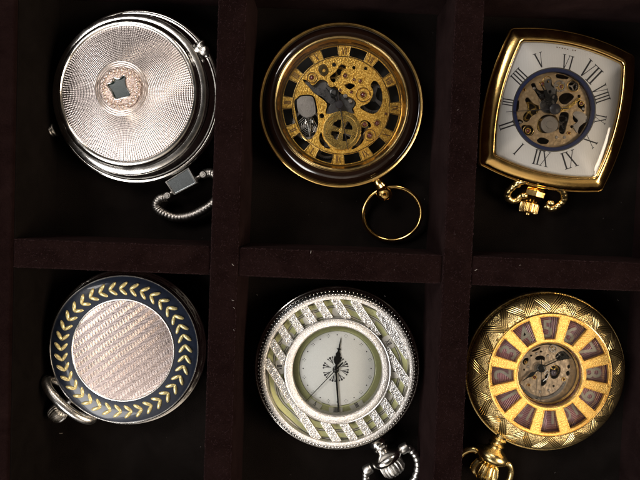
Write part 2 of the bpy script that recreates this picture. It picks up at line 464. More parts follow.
# lint and dust caught in the velvet
mb = MB()
def fleck(px, py, z, r):
    p = at(px, py, z); a = random.uniform(0, PI)
    L = r * random.uniform(1, 3); b = random.uniform(-.6, .6)
    mb.tube([(p.x - L * cos(a), p.y - L * sin(a), z), (p.x + b, p.y + b, z + .3), (p.x + L * cos(a + .3), p.y + L * sin(a + .3), z)], r * .5, 5)
for px, py, z, r in ((311, 252, HT - 2, .6), (233, 264.5, HT, .5), (61, 433, .4, .7), (36, 436, .4, .8), (45, 412, .4, .4), (6, 460, 60, .6), (52, 179, .4, .5), (385, 296, 40, .4), (257, 295, .4, .5), (264, 317, .4, .5), (476, 270, HT, .5), (233, 300, HT, .4), (234, 330, HT, .4), (234, 308, HT, .4), (618, 300, 2, .5), (520, 265, HT, .3)):
    fleck(px, py, z, r)
for i in range(90):
    px, py = random.uniform(5, 635), random.uniform(5, 475)
    p = loc(px, py, HT)
    on = (xa0 < p[0] < xa1 or xb0 < p[0] < xb1 or yh0 < p[1] < yh1)
    fleck(px, py, HT - 2.0 if (yh0 < p[1] < yh1 and on) else HT if on else .4, random.uniform(.10, .28))
lint = mb.build('lint', 'lint'); lint['kind'] = 'stuff'; lint['label'] = 'pale specks of lint and dust caught on the dark velvet'; lint['category'] = 'lint'

# ================================================================== watch A: silver, guilloche cover
def place(cx, cy, zf, label, tiltx=0, tilty=0, lift=0, rz=0):
    p = at(cx, cy, zf)
    o = thing('pocket_watch', (p.x, p.y, lift), ROLL + rz, label, 'pocket watch', GRP)
    if tiltx or tilty:
        R = Matrix.Rotation(ROLL + rz, 4, 'Z') @ Matrix.Rotation(rad(tiltx), 4, 'X') @ Matrix.Rotation(rad(tilty), 4, 'Y')
        o.rotation_euler = R.to_euler()
        up = R @ Vector((0, 0, zf - lift))
        o.location = Vector((p.x - up.x, p.y - up.y, zf - up.z)) * S
    return o
def W1():
    cx, cy = 126, 93
    q = lambda px, py: (px - cx, cy - py)
    r = place(cx, cy, 44, 'silver pocket watch with finely engraved cover and small star shaped window', tiltx=0, tilty=-5, lift=3)
    MB().lathe([(.01, 0), (50, 0), (70, 2), (80, 6), (85, 11), (87, 16), (86.6, 20), (85, 23.5), (82.6, 25.6), (81.6, 25.6), (80.6, 27), (77, 30)], 200, (3.2, -.5)).add(tor(84.4, 22.4, 2.1, (3.2, -.5))).build('case', 'silver', r)
    MB().lathe([(78, 26), (79.6, 29), (79.6, 31.5), (78.4, 34), (75.6, 35.2), (73.4, 35.2), (72.6, 36), (72.2, 37.6), (70.8, 39.6), (69, 40.6), (67.2, 40.6), (66.2, 39.6), (65.4, 39.2)], 200).build('cover_rim', 'silver', r)
    MB().lathe([(65.6, 39.3), (60, 40.3), (45, 42.2), (30, 43.3), (20, 43.8), (14.2, 44.0)], 200).build('cover', 'guilloche', r)
    ox, oy = q(119.5, 88.5)
    # raised turned rings round the window, then the ornate rosette
    hole = [(150, 322), (205, 305), (228, 258), (262, 268), (292, 262), (330, 236), (348, 262), (345, 310), (362, 365), (396, 418), (378, 448), (320, 462), (240, 476), (212, 425), (180, 370)]
    hole = smooth([q(95 + (a + (a - 275) * .02) / 10.667, 55 + (b + (b - 365) * .02) / 10.667) for a, b in hole], 3)
    mb = MB()
    ci = q(122.3, 89)
    outer = [(ci[0] + (20.2 + .5 * sin(14 * t)) * cos(t), ci[1] + (20.2 + .5 * sin(14 * t)) * sin(t)) for t in [2 * PI * i / 120 for i in range(120)]]
    mb.prism(outer, [hole], 43.2, 45.8)
    ro = mb.build('window_rosette', 'rosette', r); mb = MB()
    for k in range(26):      # beads, scrolls and leaves of the rosette
        t = 2 * PI * k / 26
        mb.ball((ci[0] + 17.8 * cos(t), ci[1] + 17.8 * sin(t), 45.8), 2.0, 1.2, .8, .8, rot=t + .7)
    for k in range(70):
        t = random.uniform(0, 2 * PI); rr = random.uniform(8.5, 15.8)
        px, py = ci[0] + rr * cos(t), ci[1] + rr * sin(t)
        if inside(hole, px, py): continue
        mb.ball((px, py, 45.8), random.uniform(.8, 1.5), random.uniform(.8, 1.6), .8, .8, rot=random.uniform(0, PI))
    mb.build('rosette_bead', 'rosette_metal', ro)
    MB().tube([(p[0], p[1], 45.9) for p in hole], .7, 8, True).build('window_edge', 'silver', r)
    MB().prism(circ(17.5, 48, ci), [], 42.3, 44.4).build('window', 'onyx', r)
    mb = MB()
    for rr in (21.8, 23.8, 25.8): mb.lathe([(rr - .8, 43.4), (rr - .5, 44.1), (rr, 44.3), (rr + .5, 44.1), (rr + .8, 43.4)], 120, ci)
    mb.build('turned_ring', 'guilloche_plain', r)
    # clasp knob
    x, y = pq(r, 200, 48, 32); mb = MB(); m = fr(x - 5, y - 2.5, 30, 22, 15)
    lathe_at(mb, m, [(.01, -4), (3.6, -4), (3.6, 2), (4.6, 2.6), (4.6, 5.5), (3.2, 6.2), (.01, 6.2)], 24)
    mb.ball((x + 4.6, y - 3, 33), 5.2, 1, 1, .9, 12, 8); mb.ball((x + 1, y + 3.4, 33), 3.8, 1.3, .8, .9, 12, 8, rot=.8); mb.ball((x + 6.5, y - 7.5, 31), 2.4); mb.ball((x - 4, y + 7, 30), 1.6)
    mb.lathe([(2.8, 36.4), (3.4, 38), (2.2, 38.7), (1.4, 37.6), (.01, 37.6)], 24, (x + 4.6, y - 3))
    mb.build('clasp', 'silver_soft', r)
    # hinge
    x, y = pq(r, 49.5, 133, 18); mb = MB()
    for k in range(4): lathe_at(mb, fr(x - 3.2 + 3.3 * k, y - .5 + 1.1 * k, 20, 198), [(.01, -1.3), (4.2 + .5 * k, -1.3), (5.2 + .5 * k, -.5), (5.2 + .5 * k, .5), (4.2 + .5 * k, 1.3), (.01, 1.3)], 28)
    mb.build('hinge', 'silver_soft', r)
    # pendant plate
    P = [pq(r, a, b, 20) for a, b in ((164.5, 182), (189, 167), (198, 183), (174, 195.5))]
    mb = MB(); c = (sum(p[0] for p in P) / 4, sum(p[1] for p in P) / 4)
    def sc_(k, z): return [(c[0] + (p[0] - c[0]) * k, c[1] + (p[1] - c[1]) * k, z) for p in P][::-1]
    mb.rings([sc_(.98, 4), sc_(1.03, 8), sc_(1.03, 17), sc_(1.0, 19.8), sc_(.95, 20.8), sc_(.86, 20.8)], cap0=True); pd = mb.build('pendant', 'silver', r, 30)
    mb = MB(); mb.rings([sc_(.86, 20.8), sc_(.83, 20.2)], cap1=True); mb.build('pendant_plate', 'blue_plate', pd)
    path = smooth([(*pq(r, a, b, z), z) for a, b, z in ((168, 197, 9), (160, 199, 9), (156.5, 206, 8), (163, 213, 7), (176, 217.5, 6), (190, 216, 6), (203, 210, 6), (214, 202, 6), (221, 191, 7), (220, 180, 8), (212, 173, 9), (204, 174, 9))], 18, False)
    mb = MB(); mb.tube(path, lambda t: 4.5 + .45 * abs(sin(t * PI * 44)), 14)
    mb.tube([(*pq(r, a, b, 11), 11) for a, b in ((168, 195), (203, 174.5))], 2.2, 10)
    for a, b in ((167.5, 195.5), (203, 174.5)):
        mb.lathe([(.01, 16.5), (1.6, 16.5), (2.0, 15.6), (3.0, 15.6), (3.8, 14.6), (4.0, 12), (3.5, 5)], 24, pq(r, a, b, 14))
    mb.build('bow', 'bow_silver', r, 50)
    return r
def inside(poly, x, y):
    c = False; n = len(poly)
    for i in range(n):
        (x1, y1), (x2, y2) = poly[i][:2], poly[(i + 1) % n][:2]
        if (y1 > y) != (y2 > y) and x < (x2 - x1) * (y - y1) / (y2 - y1) + x1: c = not c
    return c
M['bow_silver'] = metal('tarnished silver', (.27, .25, .23), .26, .14, scratch=.15)
M['rosette_metal'] = metal('darkened rose silver', (.52, .43, .38), .24, .12, scratch=.15)
M['rosette'] = engraved('carved silver rosette', (.78, .66, .60), (.42, .33, .30), .9, .5, .22, .5)
M['guilloche_plain'] = metal('turned silver', (.74, .66, .61), .25, .1)
W1()

# ================================================================== watch B: gold open-work with smoky rim
def W2():
    cx, cy = 341.5, 104
    q = lambda px, py: (px - cx, cy - py)
    r = place(cx, cy, 38, 'gold skeleton pocket watch with smoky dark rim and thin plain ring')
    MB().lathe([(.01, 0), (55, 0), (70, 4), (78, 11), (81, 18), (82, 24), (82.4, 27.5), (81.6, 30), (80.2, 31), (78.8, 30.6)], 200).add(tor(81, 29.8, 1.35)).build('case', 'gold', r)
    MB().lathe([(79, 30.4), (78.4, 32.4), (77.4, 33.6), (76.9, 33.4), (76.4, 34.6), (74.8, 36.2), (72.6, 37.6), (70, 38.2), (67.2, 38.2), (66.5, 37.6)], 200).build('glass_rim', 'smoke', r)
    MB().lathe([(67, 37), (66.8, 38.6), (65.8, 39.8), (64.6, 40), (63.6, 38.8), (63.2, 36.8), (62.2, 35.6), (61.4, 33.2), (61, 28)], 200).build('inner_bezel', 'gold_edge', r)
    # dial plate
    qz = lambda a, b: q(280 + a / 5.333, 35 + b / 5.333)
    q2 = lambda a, b: q(290 + a / 6.4, 90 + b / 6.4)
    holes = [trap(49.2, 58.4, 87 - 15 - 30 * k, 8.6, 8.3) for k in range(12)]
    cuts = [
        smooth([qz(*p) for p in ((268, 215), (300, 188), (325, 152), (350, 158), (350, 176), (330, 188), (322, 222), (292, 246), (275, 238))], 3),
        smooth([qz(*p) for p in ((484, 262), (500, 238), (524, 248), (545, 295), (547, 350), (525, 398), (495, 412), (455, 398), (428, 376), (470, 356), (492, 325), (498, 290))], 3),
        smooth([qz(*p) for p in ((122, 232), (150, 238), (178, 262), (214, 232), (250, 240), (268, 270), (300, 268), (330, 305), (388, 330), (408, 360), (392, 386), (398, 412), (330, 400), (248, 412), (252, 360), (216, 326), (180, 300), (160, 275))], 3),
        smooth([qz(*p) for p in ((346, 258), (372, 250), (402, 262), (388, 276), (372, 284), (352, 272))], 3),
        smooth([qz(*p) for p in ((92, 330), (112, 314), (165, 312), (188, 330), (200, 385), (205, 455))] + [q2(*p) for p in ((185, 180), (178, 240), (140, 300), (108, 302), (78, 268), (52, 200), (34, 120), (30, 60))], 3),
        smooth([q2(*p) for p in ((190, 280), (202, 262), (215, 300), (240, 335), (262, 362), (235, 362), (205, 340), (190, 312))], 3),
        smooth([q2(*p) for p in ((452, 200), (480, 182), (515, 200), (520, 225), (490, 245), (480, 290), (462, 330), (420, 362), (395, 365), (440, 310), (458, 262))], 3)]
    rnd = [(290, 153, 11), (395, 168, 9), (458, 173, 9)]
    cuts += [circ(c / 5.333, 16, qz(a, b)) for a, b, c in rnd] + [circ(2.4, 16, q2(205, 156)), circ(13.6, 40, q2(334, 250))]
    MB().prism(circ(61.6, 180), holes + cuts, 27.5, 29.5).build('dial', 'gold_plate', r)
    mb = MB(); mb.lathe([(61.4, 29.4), (61.2, 30.4), (60.2, 30.8), (59.2, 30.2), (59.0, 29.2)], 180)
    mb.build('dial_rim', 'gold_edge', r)
    mb = MB(); mb.lathe([(49, 29.3), (48.8, 29.9), (48, 29.9), (47.8, 29.3)], 160)
    for k in range(12):          # raised borders of the numeral cells
        for s_ in (-1, 1):
            a = 87 - 30 * k + s_ * 6.0; m = fr(0, 0, 0, a); b = MB(); b.box(-.35, .35, 49, 59, 29.3, 29.9); mb.add(b, m)
    mb.build('cell_border', 'gold_edge', r)
    names = ['VI', 'VII', 'VIII', 'IX', 'X', 'XI', 'XII', 'I', 'II', 'III', 'IIII', 'V']
    for k, nm in enumerate(names):
        a = 87 - 30 * k; mb = MB(); stamp(mb, roman(nm, .16, .08), 53.8 * cos(rad(a)), 53.8 * sin(rad(a)), a, 6.6, 29.5, .72 if len(nm) > 2 else .95)
        mb.build('numeral', 'ink_brown', r)
    # works below the plate
    MB().prism(circ(61.2, 90), [], 14, 16).build('backplate', 'well', r)
    def part(nm, f, mat, z=None): mb = MB(); f(mb); return mb.build(nm, mat, r)
    part('wheel', lambda m: gear(m, *qz(505, 325), 15, 48, 21, 22.5, 3, .2, .8, .4), 'steel')
    part('wheel', lambda m: gear(m, *qz(310, 215), 12, 36, 22, 23.5, 5, .25, .75), 'brass')
    part('wheel', lambda m: gear(m, *q2(470, 280), 12, 40, 19, 20.5, 4, .2, .78, .3), 'steel_light')
    part('wheel', lambda m: gear(m, *q2(240, 330), 15, 44, 18, 19.5, 4, .2, .8), 'steel')
    part('bridge', lambda m: m.prism(smooth([qz(*p) for p in ((135, 240), (215, 222), (262, 250), (290, 262), (318, 300), (300, 345), (262, 352), (225, 318), (180, 300))], 3), [circ(2.3, 14, qz(262, 252))], 23, 25.5), 'steel')
    part('bridge', lambda m: m.prism(smooth([qz(*p) for p in ((205, 165), (238, 150), (258, 175), (256, 200), (236, 215), (212, 200))], 3), [circ(1.6, 14, qz(234, 184))], 26, 30.2), 'gold_edge')
    part('bridge', lambda m: m.prism(smooth([qz(*p) for p in ((300, 330), (345, 296), (402, 350), (385, 388), (402, 418), (330, 408), (248, 416), (262, 372))], 3), [], 24, 27), 'steel')
    # balance cock, lower left
    part('balance_cock', lambda m: m.prism(smooth([qz(*p) for p in ((98, 336), (116, 322), (162, 320), (182, 336), (192, 395))] + [q2(*p) for p in ((160, 150), (120, 168), (84, 160), (52, 122), (46, 62))], 3), [], 28, 31), 'steel_light')
    part('balance_wheel', lambda m: gear(m, *q2(112, 205), 15.5, 60, 22, 24, 3, .2, .82, .5), 'steel_light')
    def spr(m):
        x, y = q2(112, 215)
        m.tube([(x + (1.5 + .28 * t) * cos(t * .9), y + (1.5 + .28 * t) * sin(t * .9), 25.5) for t in range(34)], .28, 5)
        m.tube([(*q2(100, 175), 28), (*q2(118, 215), 27), (*q2(128, 280), 27)], .9, 6); m.tube([(*q2(135, 170), 28), (*q2(132, 225), 27), (*q2(128, 285), 27)], .7, 6)
        m.ball((*q2(104, 198), 27), 2.3, sz=.6); m.ball((*q2(148, 190), 27), 2.0, sz=.6)
    part('hairspring', spr, 'silver_soft')
    part('barrel_rim', lambda m: m.tube([(*p, 25) for p in smooth([q2(*p) for p in ((34, 120), (52, 215), (85, 290), (122, 312), (155, 290), (182, 230), (190, 150))], 8, False)], .8, 8), 'gold_edge')
    # wheel with four cut openings over six o'clock
    gx, gy = q2(334, 250)
    def wh(m):
        hs = []
        for k in range(4):
            t = rad(45 + 90 * k - 12); p = lambda rr, da: (gx + rr * cos(t + da), gy + rr * sin(t + da))
            hs.append([p(3.6, -.25), p(10.6, -.52), p(11.6, -.2), p(10.4, 0), p(11.6, .2), p(10.6, .52), p(3.6, .25)])
        m.prism(circ(19.4, 72, (gx, gy)), hs, 29.4, 31.2)
        m.lathe([(18.8, 31.1), (18.6, 31.8), (15.6, 31.8), (15.2, 31.1)], 72, (gx, gy))
        m.lathe([(2.6, 31), (2.3, 32.2), (.01, 32.4)], 24, (gx, gy))
    part('seconds_wheel', wh, 'brass')
    part('cross_arm', lambda m: gear(m, gx, gy, 14, 30, 26.4, 27.4, 4, .2, .8, .3), 'steel_light')
    jewels(r, [(*qz(222, 215), 0)][:0] + [(*qz(445, 312), 3.8), (*qz(430, 240), 2.4), (*qz(396, 232), 1.9), (*qz(382, 298), 2.0), (*qz(322, 288), 1.8), (*q2(560, 202), 3.8), (*q2(512, 280), 3.9), (*q2(480, 210), 3.4), (*qz(172, 222), 3.4), (*qz(350, 212), 2.8), (*qz(566, 412), 1.7)], 29.4)
    for a, b, c in ((350, 318, 2.2), (376, 345, 2.0), (120, 405, 1.6), (262, 252, 1.8)):
        mb = MB(); screw(mb, *qz(a, b), c, 29.6 if a != 262 else 25.4); mb.build('screw', 'steel_light', r)
    def cockrings(m):
        m.lathe([(5.6, 29.4), (5.4, 30.4), (4.6, 30.4), (4.4, 29.4)], 30, qz(172, 222)); m.lathe([(7.6, 29.4), (7.3, 30.3), (6.5, 30.3), (6.2, 29.4)], 36, qz(445, 312)); m.lathe([(6.4, 29.4), (6.2, 30.3), (5.4, 30.3), (5.2, 29.4)], 30, q2(512, 280))
    part('plate_ring', cockrings, 'gold_edge')
    # hands
    hx, hy = qz(318, 368)
    part('hand', lambda m: (leafhand(m, hx, hy, 128, 22, 32), m.lathe([(4.4, 32.2), (4.2, 33.6), (2.8, 34), (2.6, 32.2)], 24, (hx - 5.5, hy + 12))), 'hand_steel')
    part('hand', lambda m: hand(m, hx, hy, 104, 14, 1.4, .5, 33), 'hand_steel')
    part('hand', lambda m: (hand(m, hx, hy, -79, 46, .55, .25, 34.6, 10), m.lathe([(4.3, 32), (4.3, 35.2), (3.4, 36), (.01, 36.2)], 28, (hx, hy))), 'ink')
    crystal(r, 65.2, 38.8, 43.5)
    # pendant and ring
    x, y = pq(r, 376, 178, 21); mb = MB(); m = fr(x, y, 21, -57)
    lathe_at(mb, m, [(.01, -3), (8, -3), (6.8, 0), (5.6, 3), (5.2, 7), (6.2, 9), (6.8, 11)], 32)
    mb.ball((x + 8.6, y - 16.4, 21), 8.2, 1.05, .85, .9, 20, 12, rot=rad(-10)); mb.lathe([(4.5, 27.4), (4.2, 29.4), (2.2, 30), (1.4, 28.8), (.01, 28.8)], 28, (x + 8.4, y - 16.8))
    mb.build('pendant', 'gold', r, 50)
    c = pq(r, 392, 214, 12); mb = MB()
    mb.tube([(c[0] + 29.6 * cos(t), c[1] + 27.6 * sin(t), 12 + 7.5 * sin(t + .5)) for t in [2 * PI * i / 120 for i in range(120)]], 2.25, 12, True); mb.build('bow', 'gold', r)
    return r
W2()

# ================================================================== watch C: cushion shaped gold
def W3():
    cx, cy = 560, 108.8
    A = 12.6
    def q(px, py):
        dx, dy = px - cx, cy - py; a = rad(A); return (dx * cos(a) - dy * sin(a), dx * sin(a) + dy * cos(a))
    r = place(cx, cy, 36, 'square gold pocket watch with white roman numeral dial', rz=rad(-A))
    def outl(hw, hh, bg, rc=5, n=14):
        cs = [(hw, hh), (-hw, hh), (-hw, -hh), (hw, -hh)]; nm = [(0, 1), (-1, 0), (0, -1), (1, 0)]; o = []
        for i in range(4):
            a, b = cs[i], cs[(i + 1) % 4]
            L = math.hypot(b[0] - a[0], b[1] - a[1])
            for j in range(n + 1):
                t = rc / L + (1 - 2 * rc / L) * j / n
                s_ = bg * (1 - (2 * t - 1) ** 2)
                o.append((a[0] + (b[0] - a[0]) * t + nm[i][0] * s_, a[1] + (b[1] - a[1]) * t + nm[i][1] * s_))
            # rounded corner
            p0 = o[-1]; nx_ = cs[(i + 1) % 4]; c2 = cs[(i + 2) % 4]
            L2 = math.hypot(c2[0] - nx_[0], c2[1] - nx_[1]); t = rc / L2; s_ = bg * (1 - (2 * t - 1) ** 2)
            p2 = (nx_[0] + (c2[0] - nx_[0]) * t + nm[(i + 1) % 4][0] * s_, nx_[1] + (c2[1] - nx_[1]) * t + nm[(i + 1) % 4][1] * s_)
            cc = (nx_[0] * 1.015, nx_[1] * 1.015)
            for j in range(1, 6):
                t = j / 6; o.append(tuple((1 - t) ** 2 * p0[k] + 2 * t * (1 - t) * cc[k] + t * t * p2[k] for k in (0, 1)))
        return o
    def rg(ins, z, bg=9.5): return [(p[0], p[1], z) for p in outl(63.6 - ins, 69.6 - ins, bg - ins * .22)]
    mb = MB(); mb.rings([rg(40, 0), rg(14, 1), rg(6, 4), rg(2.5, 9), rg(.8, 15), rg(0, 20), rg(.2, 23.5), rg(1.0, 25.8), rg(1.8, 26.4)], cap0=True)
    mb.tube([(p[0], p[1], 26) for p in rg(.8, 0)], 1.2, 10, True); mb.build('case', 'gold', r, 50)
    mb = MB(); mb.rings([rg(1.8, 26.4), rg(1.2, 27.6), rg(1.6, 29.2), rg(3, 30.6), rg(5.2, 32), rg(7.6, 33.2), rg(9.8, 33.9), rg(11, 33.9), rg(11.6, 33.2), rg(11.8, 31)]); mb.build('bezel', 'gold', r, 50)
    mb = MB(); mb.rings([rg(11.7, 30.5), rg(11.9, 33.2), rg(12.6, 33.4), rg(12.9, 31.2)]); mb.build('inner_bezel', 'gold_edge', r, 30)
    wc = q(555.8, 108.9)
    mb = MB(); mb.prism([(p[0], p[1]) for p in rg(12.6, 0)], [circ(38, 96, wc)], 28.5, 31); mb.build('dial', 'silver_dial', r)
    mb = MB(); mb.lathe([(40.9, 31), (40.7, 31.5), (37.9, 31.5), (37.5, 31.2), (37.2, 29)], 128, wc); mb.build('window_ring', 'navy_ring', r)
    mb = MB(); mb.lathe([(42.0, 31), (41.9, 31.35), (40.9, 31.35), (40.8, 31)], 128, wc); mb.build('window_trim', 'silver', r)
    for nm, px, py, h in (('VI', 568, 62, 14), ('V', 540.5, 60, 15), ('VII', 591.5, 71.5, 18), ('VIII', 602.5, 93, 15), ('IX', 602.5, 118.5, 11), ('X', 592, 140, 15), ('XI', 572, 158.5, 17), ('XII', 544, 157, 15), ('I', 521, 148, 14), ('II', 508.8, 124.5, 15), ('III', 510, 101.5, 11), ('IIII', 521.5, 77, 16)):
        x, y = q(px, py); a = math.degrees(math.atan2(y - wc[1], x - wc[0])); mb = MB()
        stamp(mb, roman(nm, .10, .045), x, y, a, h, 31, .92 if len(nm) < 4 else .8, .12); mb.build('numeral', 'ink', r)
    mb = MB()
    for i, w in enumerate((1.1, .8, 1.2, .9, 1.1, 0, .9, 1.2)):     # tiny maker's line, not legible in the photo
        if w: x, y = q(558 + i * 2.6, 47.2 + i * .48); mb.prism([(x - w * .6, y - .5), (x + w * .6, y - .5), (x + w * .6, y + .4), (x - w * .6, y + .4)], [], 31, 31.12)
    mb.build('dial_print', 'ink_brown', r)
    q5 = lambda a, b: q(510 + a / 7.056, 65 + b / 7.056)
    sm = lambda L: smooth([q5(*p) for p in L], 3)
    cuts = [sm(((345, 60), (380, 50), (435, 68), (425, 90), (380, 88), (348, 80))),
            circ(5.4, 30, q5(468, 138)),
            sm(((365, 225), (395, 192), (440, 188), (470, 205), (470, 225), (425, 265), (385, 262))),
            sm(((128, 235), (150, 218), (190, 262), (225, 275), (232, 300), (215, 330), (180, 350), (150, 390), (118, 380), (120, 340), (145, 310), (140, 270))),
            sm(((60, 260), (84, 240), (84, 300), (62, 320))), sm(((74, 380), (96, 374), (118, 392), (88, 408))),
            sm(((168, 130), (195, 118), (215, 160), (245, 170), (280, 160), (265, 120), (285, 95), (310, 100), (320, 130), (345, 160), (340, 200), (352, 240), (330, 262), (300, 250), (262, 258), (225, 220), (200, 180))),
            sm(((225, 380), (262, 345), (320, 340), (350, 352), (368, 388), (368, 440), (300, 470), (240, 465), (214, 430))),
            sm(((375, 340), (402, 320), (436, 330), (438, 372), (425, 420), (412, 470), (378, 470), (368, 420))),
            sm(((468, 360), (480, 345), (508, 378), (498, 394), (478, 388))),
            sm(((500, 250), (525, 240), (552, 270), (545, 320), (525, 300), (505, 285))),
            sm(((105, 425), (135, 410), (180, 425), (195, 470), (165, 490), (120, 465))),
            circ(1.6, 12, q5(510, 210)), circ(1.6, 12, q5(462, 425)),
            sm(((500, 430), (540, 385), (578, 400), (570, 440), (545, 475), (512, 475))),
            sm(((215, 520), (250, 500), (300, 520), (290, 545), (240, 545)))]
    MB().prism(circ(37.6, 96, wc), clampr(cuts, wc, 36.6), 25, 27).build('movement_plate', 'rose_plate', r)
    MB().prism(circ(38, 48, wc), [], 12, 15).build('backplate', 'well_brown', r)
    def part(nm, f, mat): mb = MB(); f(mb); return mb.build(nm, mat, r)
    part('wheel', lambda m: gear(m, *q5(300, 400), 11.5, 50, 21, 22.4, 4, .2, .8, .5), 'brass')
    part('barrel', lambda m: (m.lathe([(.01, 27.4), (3.6, 27.4), (3.8, 26.8), (8.4, 26.8), (9.2, 25.6), (9.2, 20)], 40, q5(305, 410))), 'steel_light')
    part('wheel', lambda m: gear(m, *q5(170, 310), 10, 36, 19, 20.4, 5, .2, .8), 'brass')
    part('wheel', lambda m: gear(m, *q5(405, 395), 9, 36, 18, 19.4, 4, .2, .8), 'steel')
    part('wheel', lambda m: gear(m, *q5(470, 137), 5.6, 20, 22, 23.4, 3, .25, .75), 'steel_light')
    part('wheel', lambda m: gear(m, *q5(260, 200), 11, 44, 20, 21.4, 4, .2, .8, .2), 'steel')
    part('wheel', lambda m: gear(m, *q5(370, 140), 6, 28, 27, 28, 3, .3, .75), 'steel_light')
    part('bridge', lambda m: m.prism(sm(((258, 120), (290, 90), (312, 100), (308, 140), (340, 170), (330, 235), (350, 300), (330, 330), (255, 320), (230, 270), (250, 240), (285, 215), (275, 165))), [circ(1.4, 12, q5(285, 110)), circ(1.6, 12, q5(300, 180))], 26.5, 28.4), 'steel')
    part('bridge', lambda m: m.prism(sm(((480, 320), (520, 320), (560, 345), (575, 385), (545, 400), (510, 430), (500, 470), (470, 420), (505, 385), (470, 345))), [], 26.4, 28), 'steel_light')
    part('balance_arm', lambda m: m.prism(sm(((370, 290), (420, 285), (500, 225), (515, 232), (440, 300), (380, 320))), [], 27, 28.4), 'brass')
    part('plate_ring', lambda m: (m.lathe([(6.4, 26.8), (6.2, 28.2), (5.3, 28.2), (5.1, 26.8)], 36, q5(468, 138)), m.lathe([(5.6, 26.8), (5.4, 27.6), (4.8, 27.6), (4.6, 26.8)], 36, q5(155, 450)), m.lathe([(4.6, 26.8), (4.4, 27.8), (3.7, 27.8), (3.5, 26.8)], 30, q5(282, 100))), 'gold_edge')
    jewels(r, [(*q5(248, 125), 2.6), (*q5(300, 105), 2.0), (*q5(378, 145), 2.8), (*q5(120, 165), 1.6), (*q5(525, 262), 2.4), (*q5(440, 470), 1.8), (*q5(150, 455), 3), (*q5(335, 210), 2.2)], 27.2)
    for a, b in ((190, 155), (95, 395), (410, 500), (330, 205), (355, 500), (540, 300)):
        part('screw', lambda m: screw(m, *q5(a, b), 1.5, 27), 'steel_light')
    hx, hy = q5(326, 308)
    part('hand', lambda m: (leafhand(m, hx, hy, 133, 31, 32.4), m.lathe([(3.6, 32.4), (3.5, 33.2), (2.5, 33.2), (2.4, 32.4)], 24, q5(278, 240))), 'hand_steel')
    part('hand', lambda m: (leafhand(m, hx, hy, 100, 20, 33.0), m.lathe([(3.2, 33), (3.1, 33.8), (2.1, 33.8), (2, 33)], 24, q5(318, 225))), 'hand_steel')
    part('hand', lambda m: (hand(m, hx, hy, 196, 49, .4, .25, 33.8, 13), m.lathe([(5.4, 32), (5.4, 34.2), (4.2, 35), (.01, 35.2)], 28, (hx, hy))), 'ink')
    mb = MB(); R = [rg(11.5, 33.4), rg(12.2, 33.9), rg(15, 34.6), rg(22, 35.5), rg(34, 36.2), rg(48, 36.5)]
    mb.rings(R, cap1=True); mb.rings([[(p[0], p[1], p[2] - 1) for p in g] for g in R[1:]], cap1=True); mb.build('crystal', 'crystal', r, 60)
    # pendant, crown and bow
    q6 = lambda a, b: pq(r, 505 + a / 8, 170 + b / 8, 17)
    x, y = q6(258, 66); mb = MB()
    m = fr(x, y, 14, -91)
    lathe_at(mb, m, [(.01, -2), (15, -2), (14, 2), (9, 4.6), (6.5, 7), (6.5, 9), (11.6, 11), (13.6, 14), (13, 19), (9, 22.5), (7.5, 25)], 8, None)
    mb.build('pendant', 'gold', r, 20)
    mb = MB(); crown(mb, m, [(.01, 26), (8.6, 26), (9.6, 27), (9.6, 35), (8.6, 36.4), (3, 36.8), (2.6, 38.6), (.01, 39)], 16, .18); mb.build('crown', 'gold_edge', r, 25)
    pa = smooth([(*q6(a, b), z) for a, b, z in ((300, 118, 25), (215, 92, 26), (120, 92, 25), (60, 130, 21), (22, 185, 16), (40, 228, 12), (95, 245, 10), (150, 200, 11))], 12, False)
    mb = MB(); mb.tube(pa, lambda t: 3.3 + .45 * abs(sin(t * PI * 12)), 12)
    pb = smooth([(*q6(a, b), z) for a, b, z in ((215, 98, 27), (320, 112, 27), (415, 145, 25), (460, 190, 20), (472, 240, 15), (440, 285, 11), (385, 310, 9), (335, 280, 10))], 12, False)
    mb.tube(pb, lambda t: 3.3 + .45 * abs(sin(t * PI * 12)), 12)
    mb.tube([(*q6(a, b), 29) for a, b in ((215, 104), (300, 112), (405, 138))], 1.5, 8)
    for a, b in ((85, 122), (425, 158), (140, 205), (350, 265)): mb.ball((*q6(a, b), 22), 3.4, 1.2, .9, .8)
    mb.build('bow', 'gold_old', r, 50)
    return r
M['well_brown'] = plain('dark brown baseplate', (.07, .045, .03), .4, metallic=.6)  # even dark brown metal for the plates behind the movements
W3()

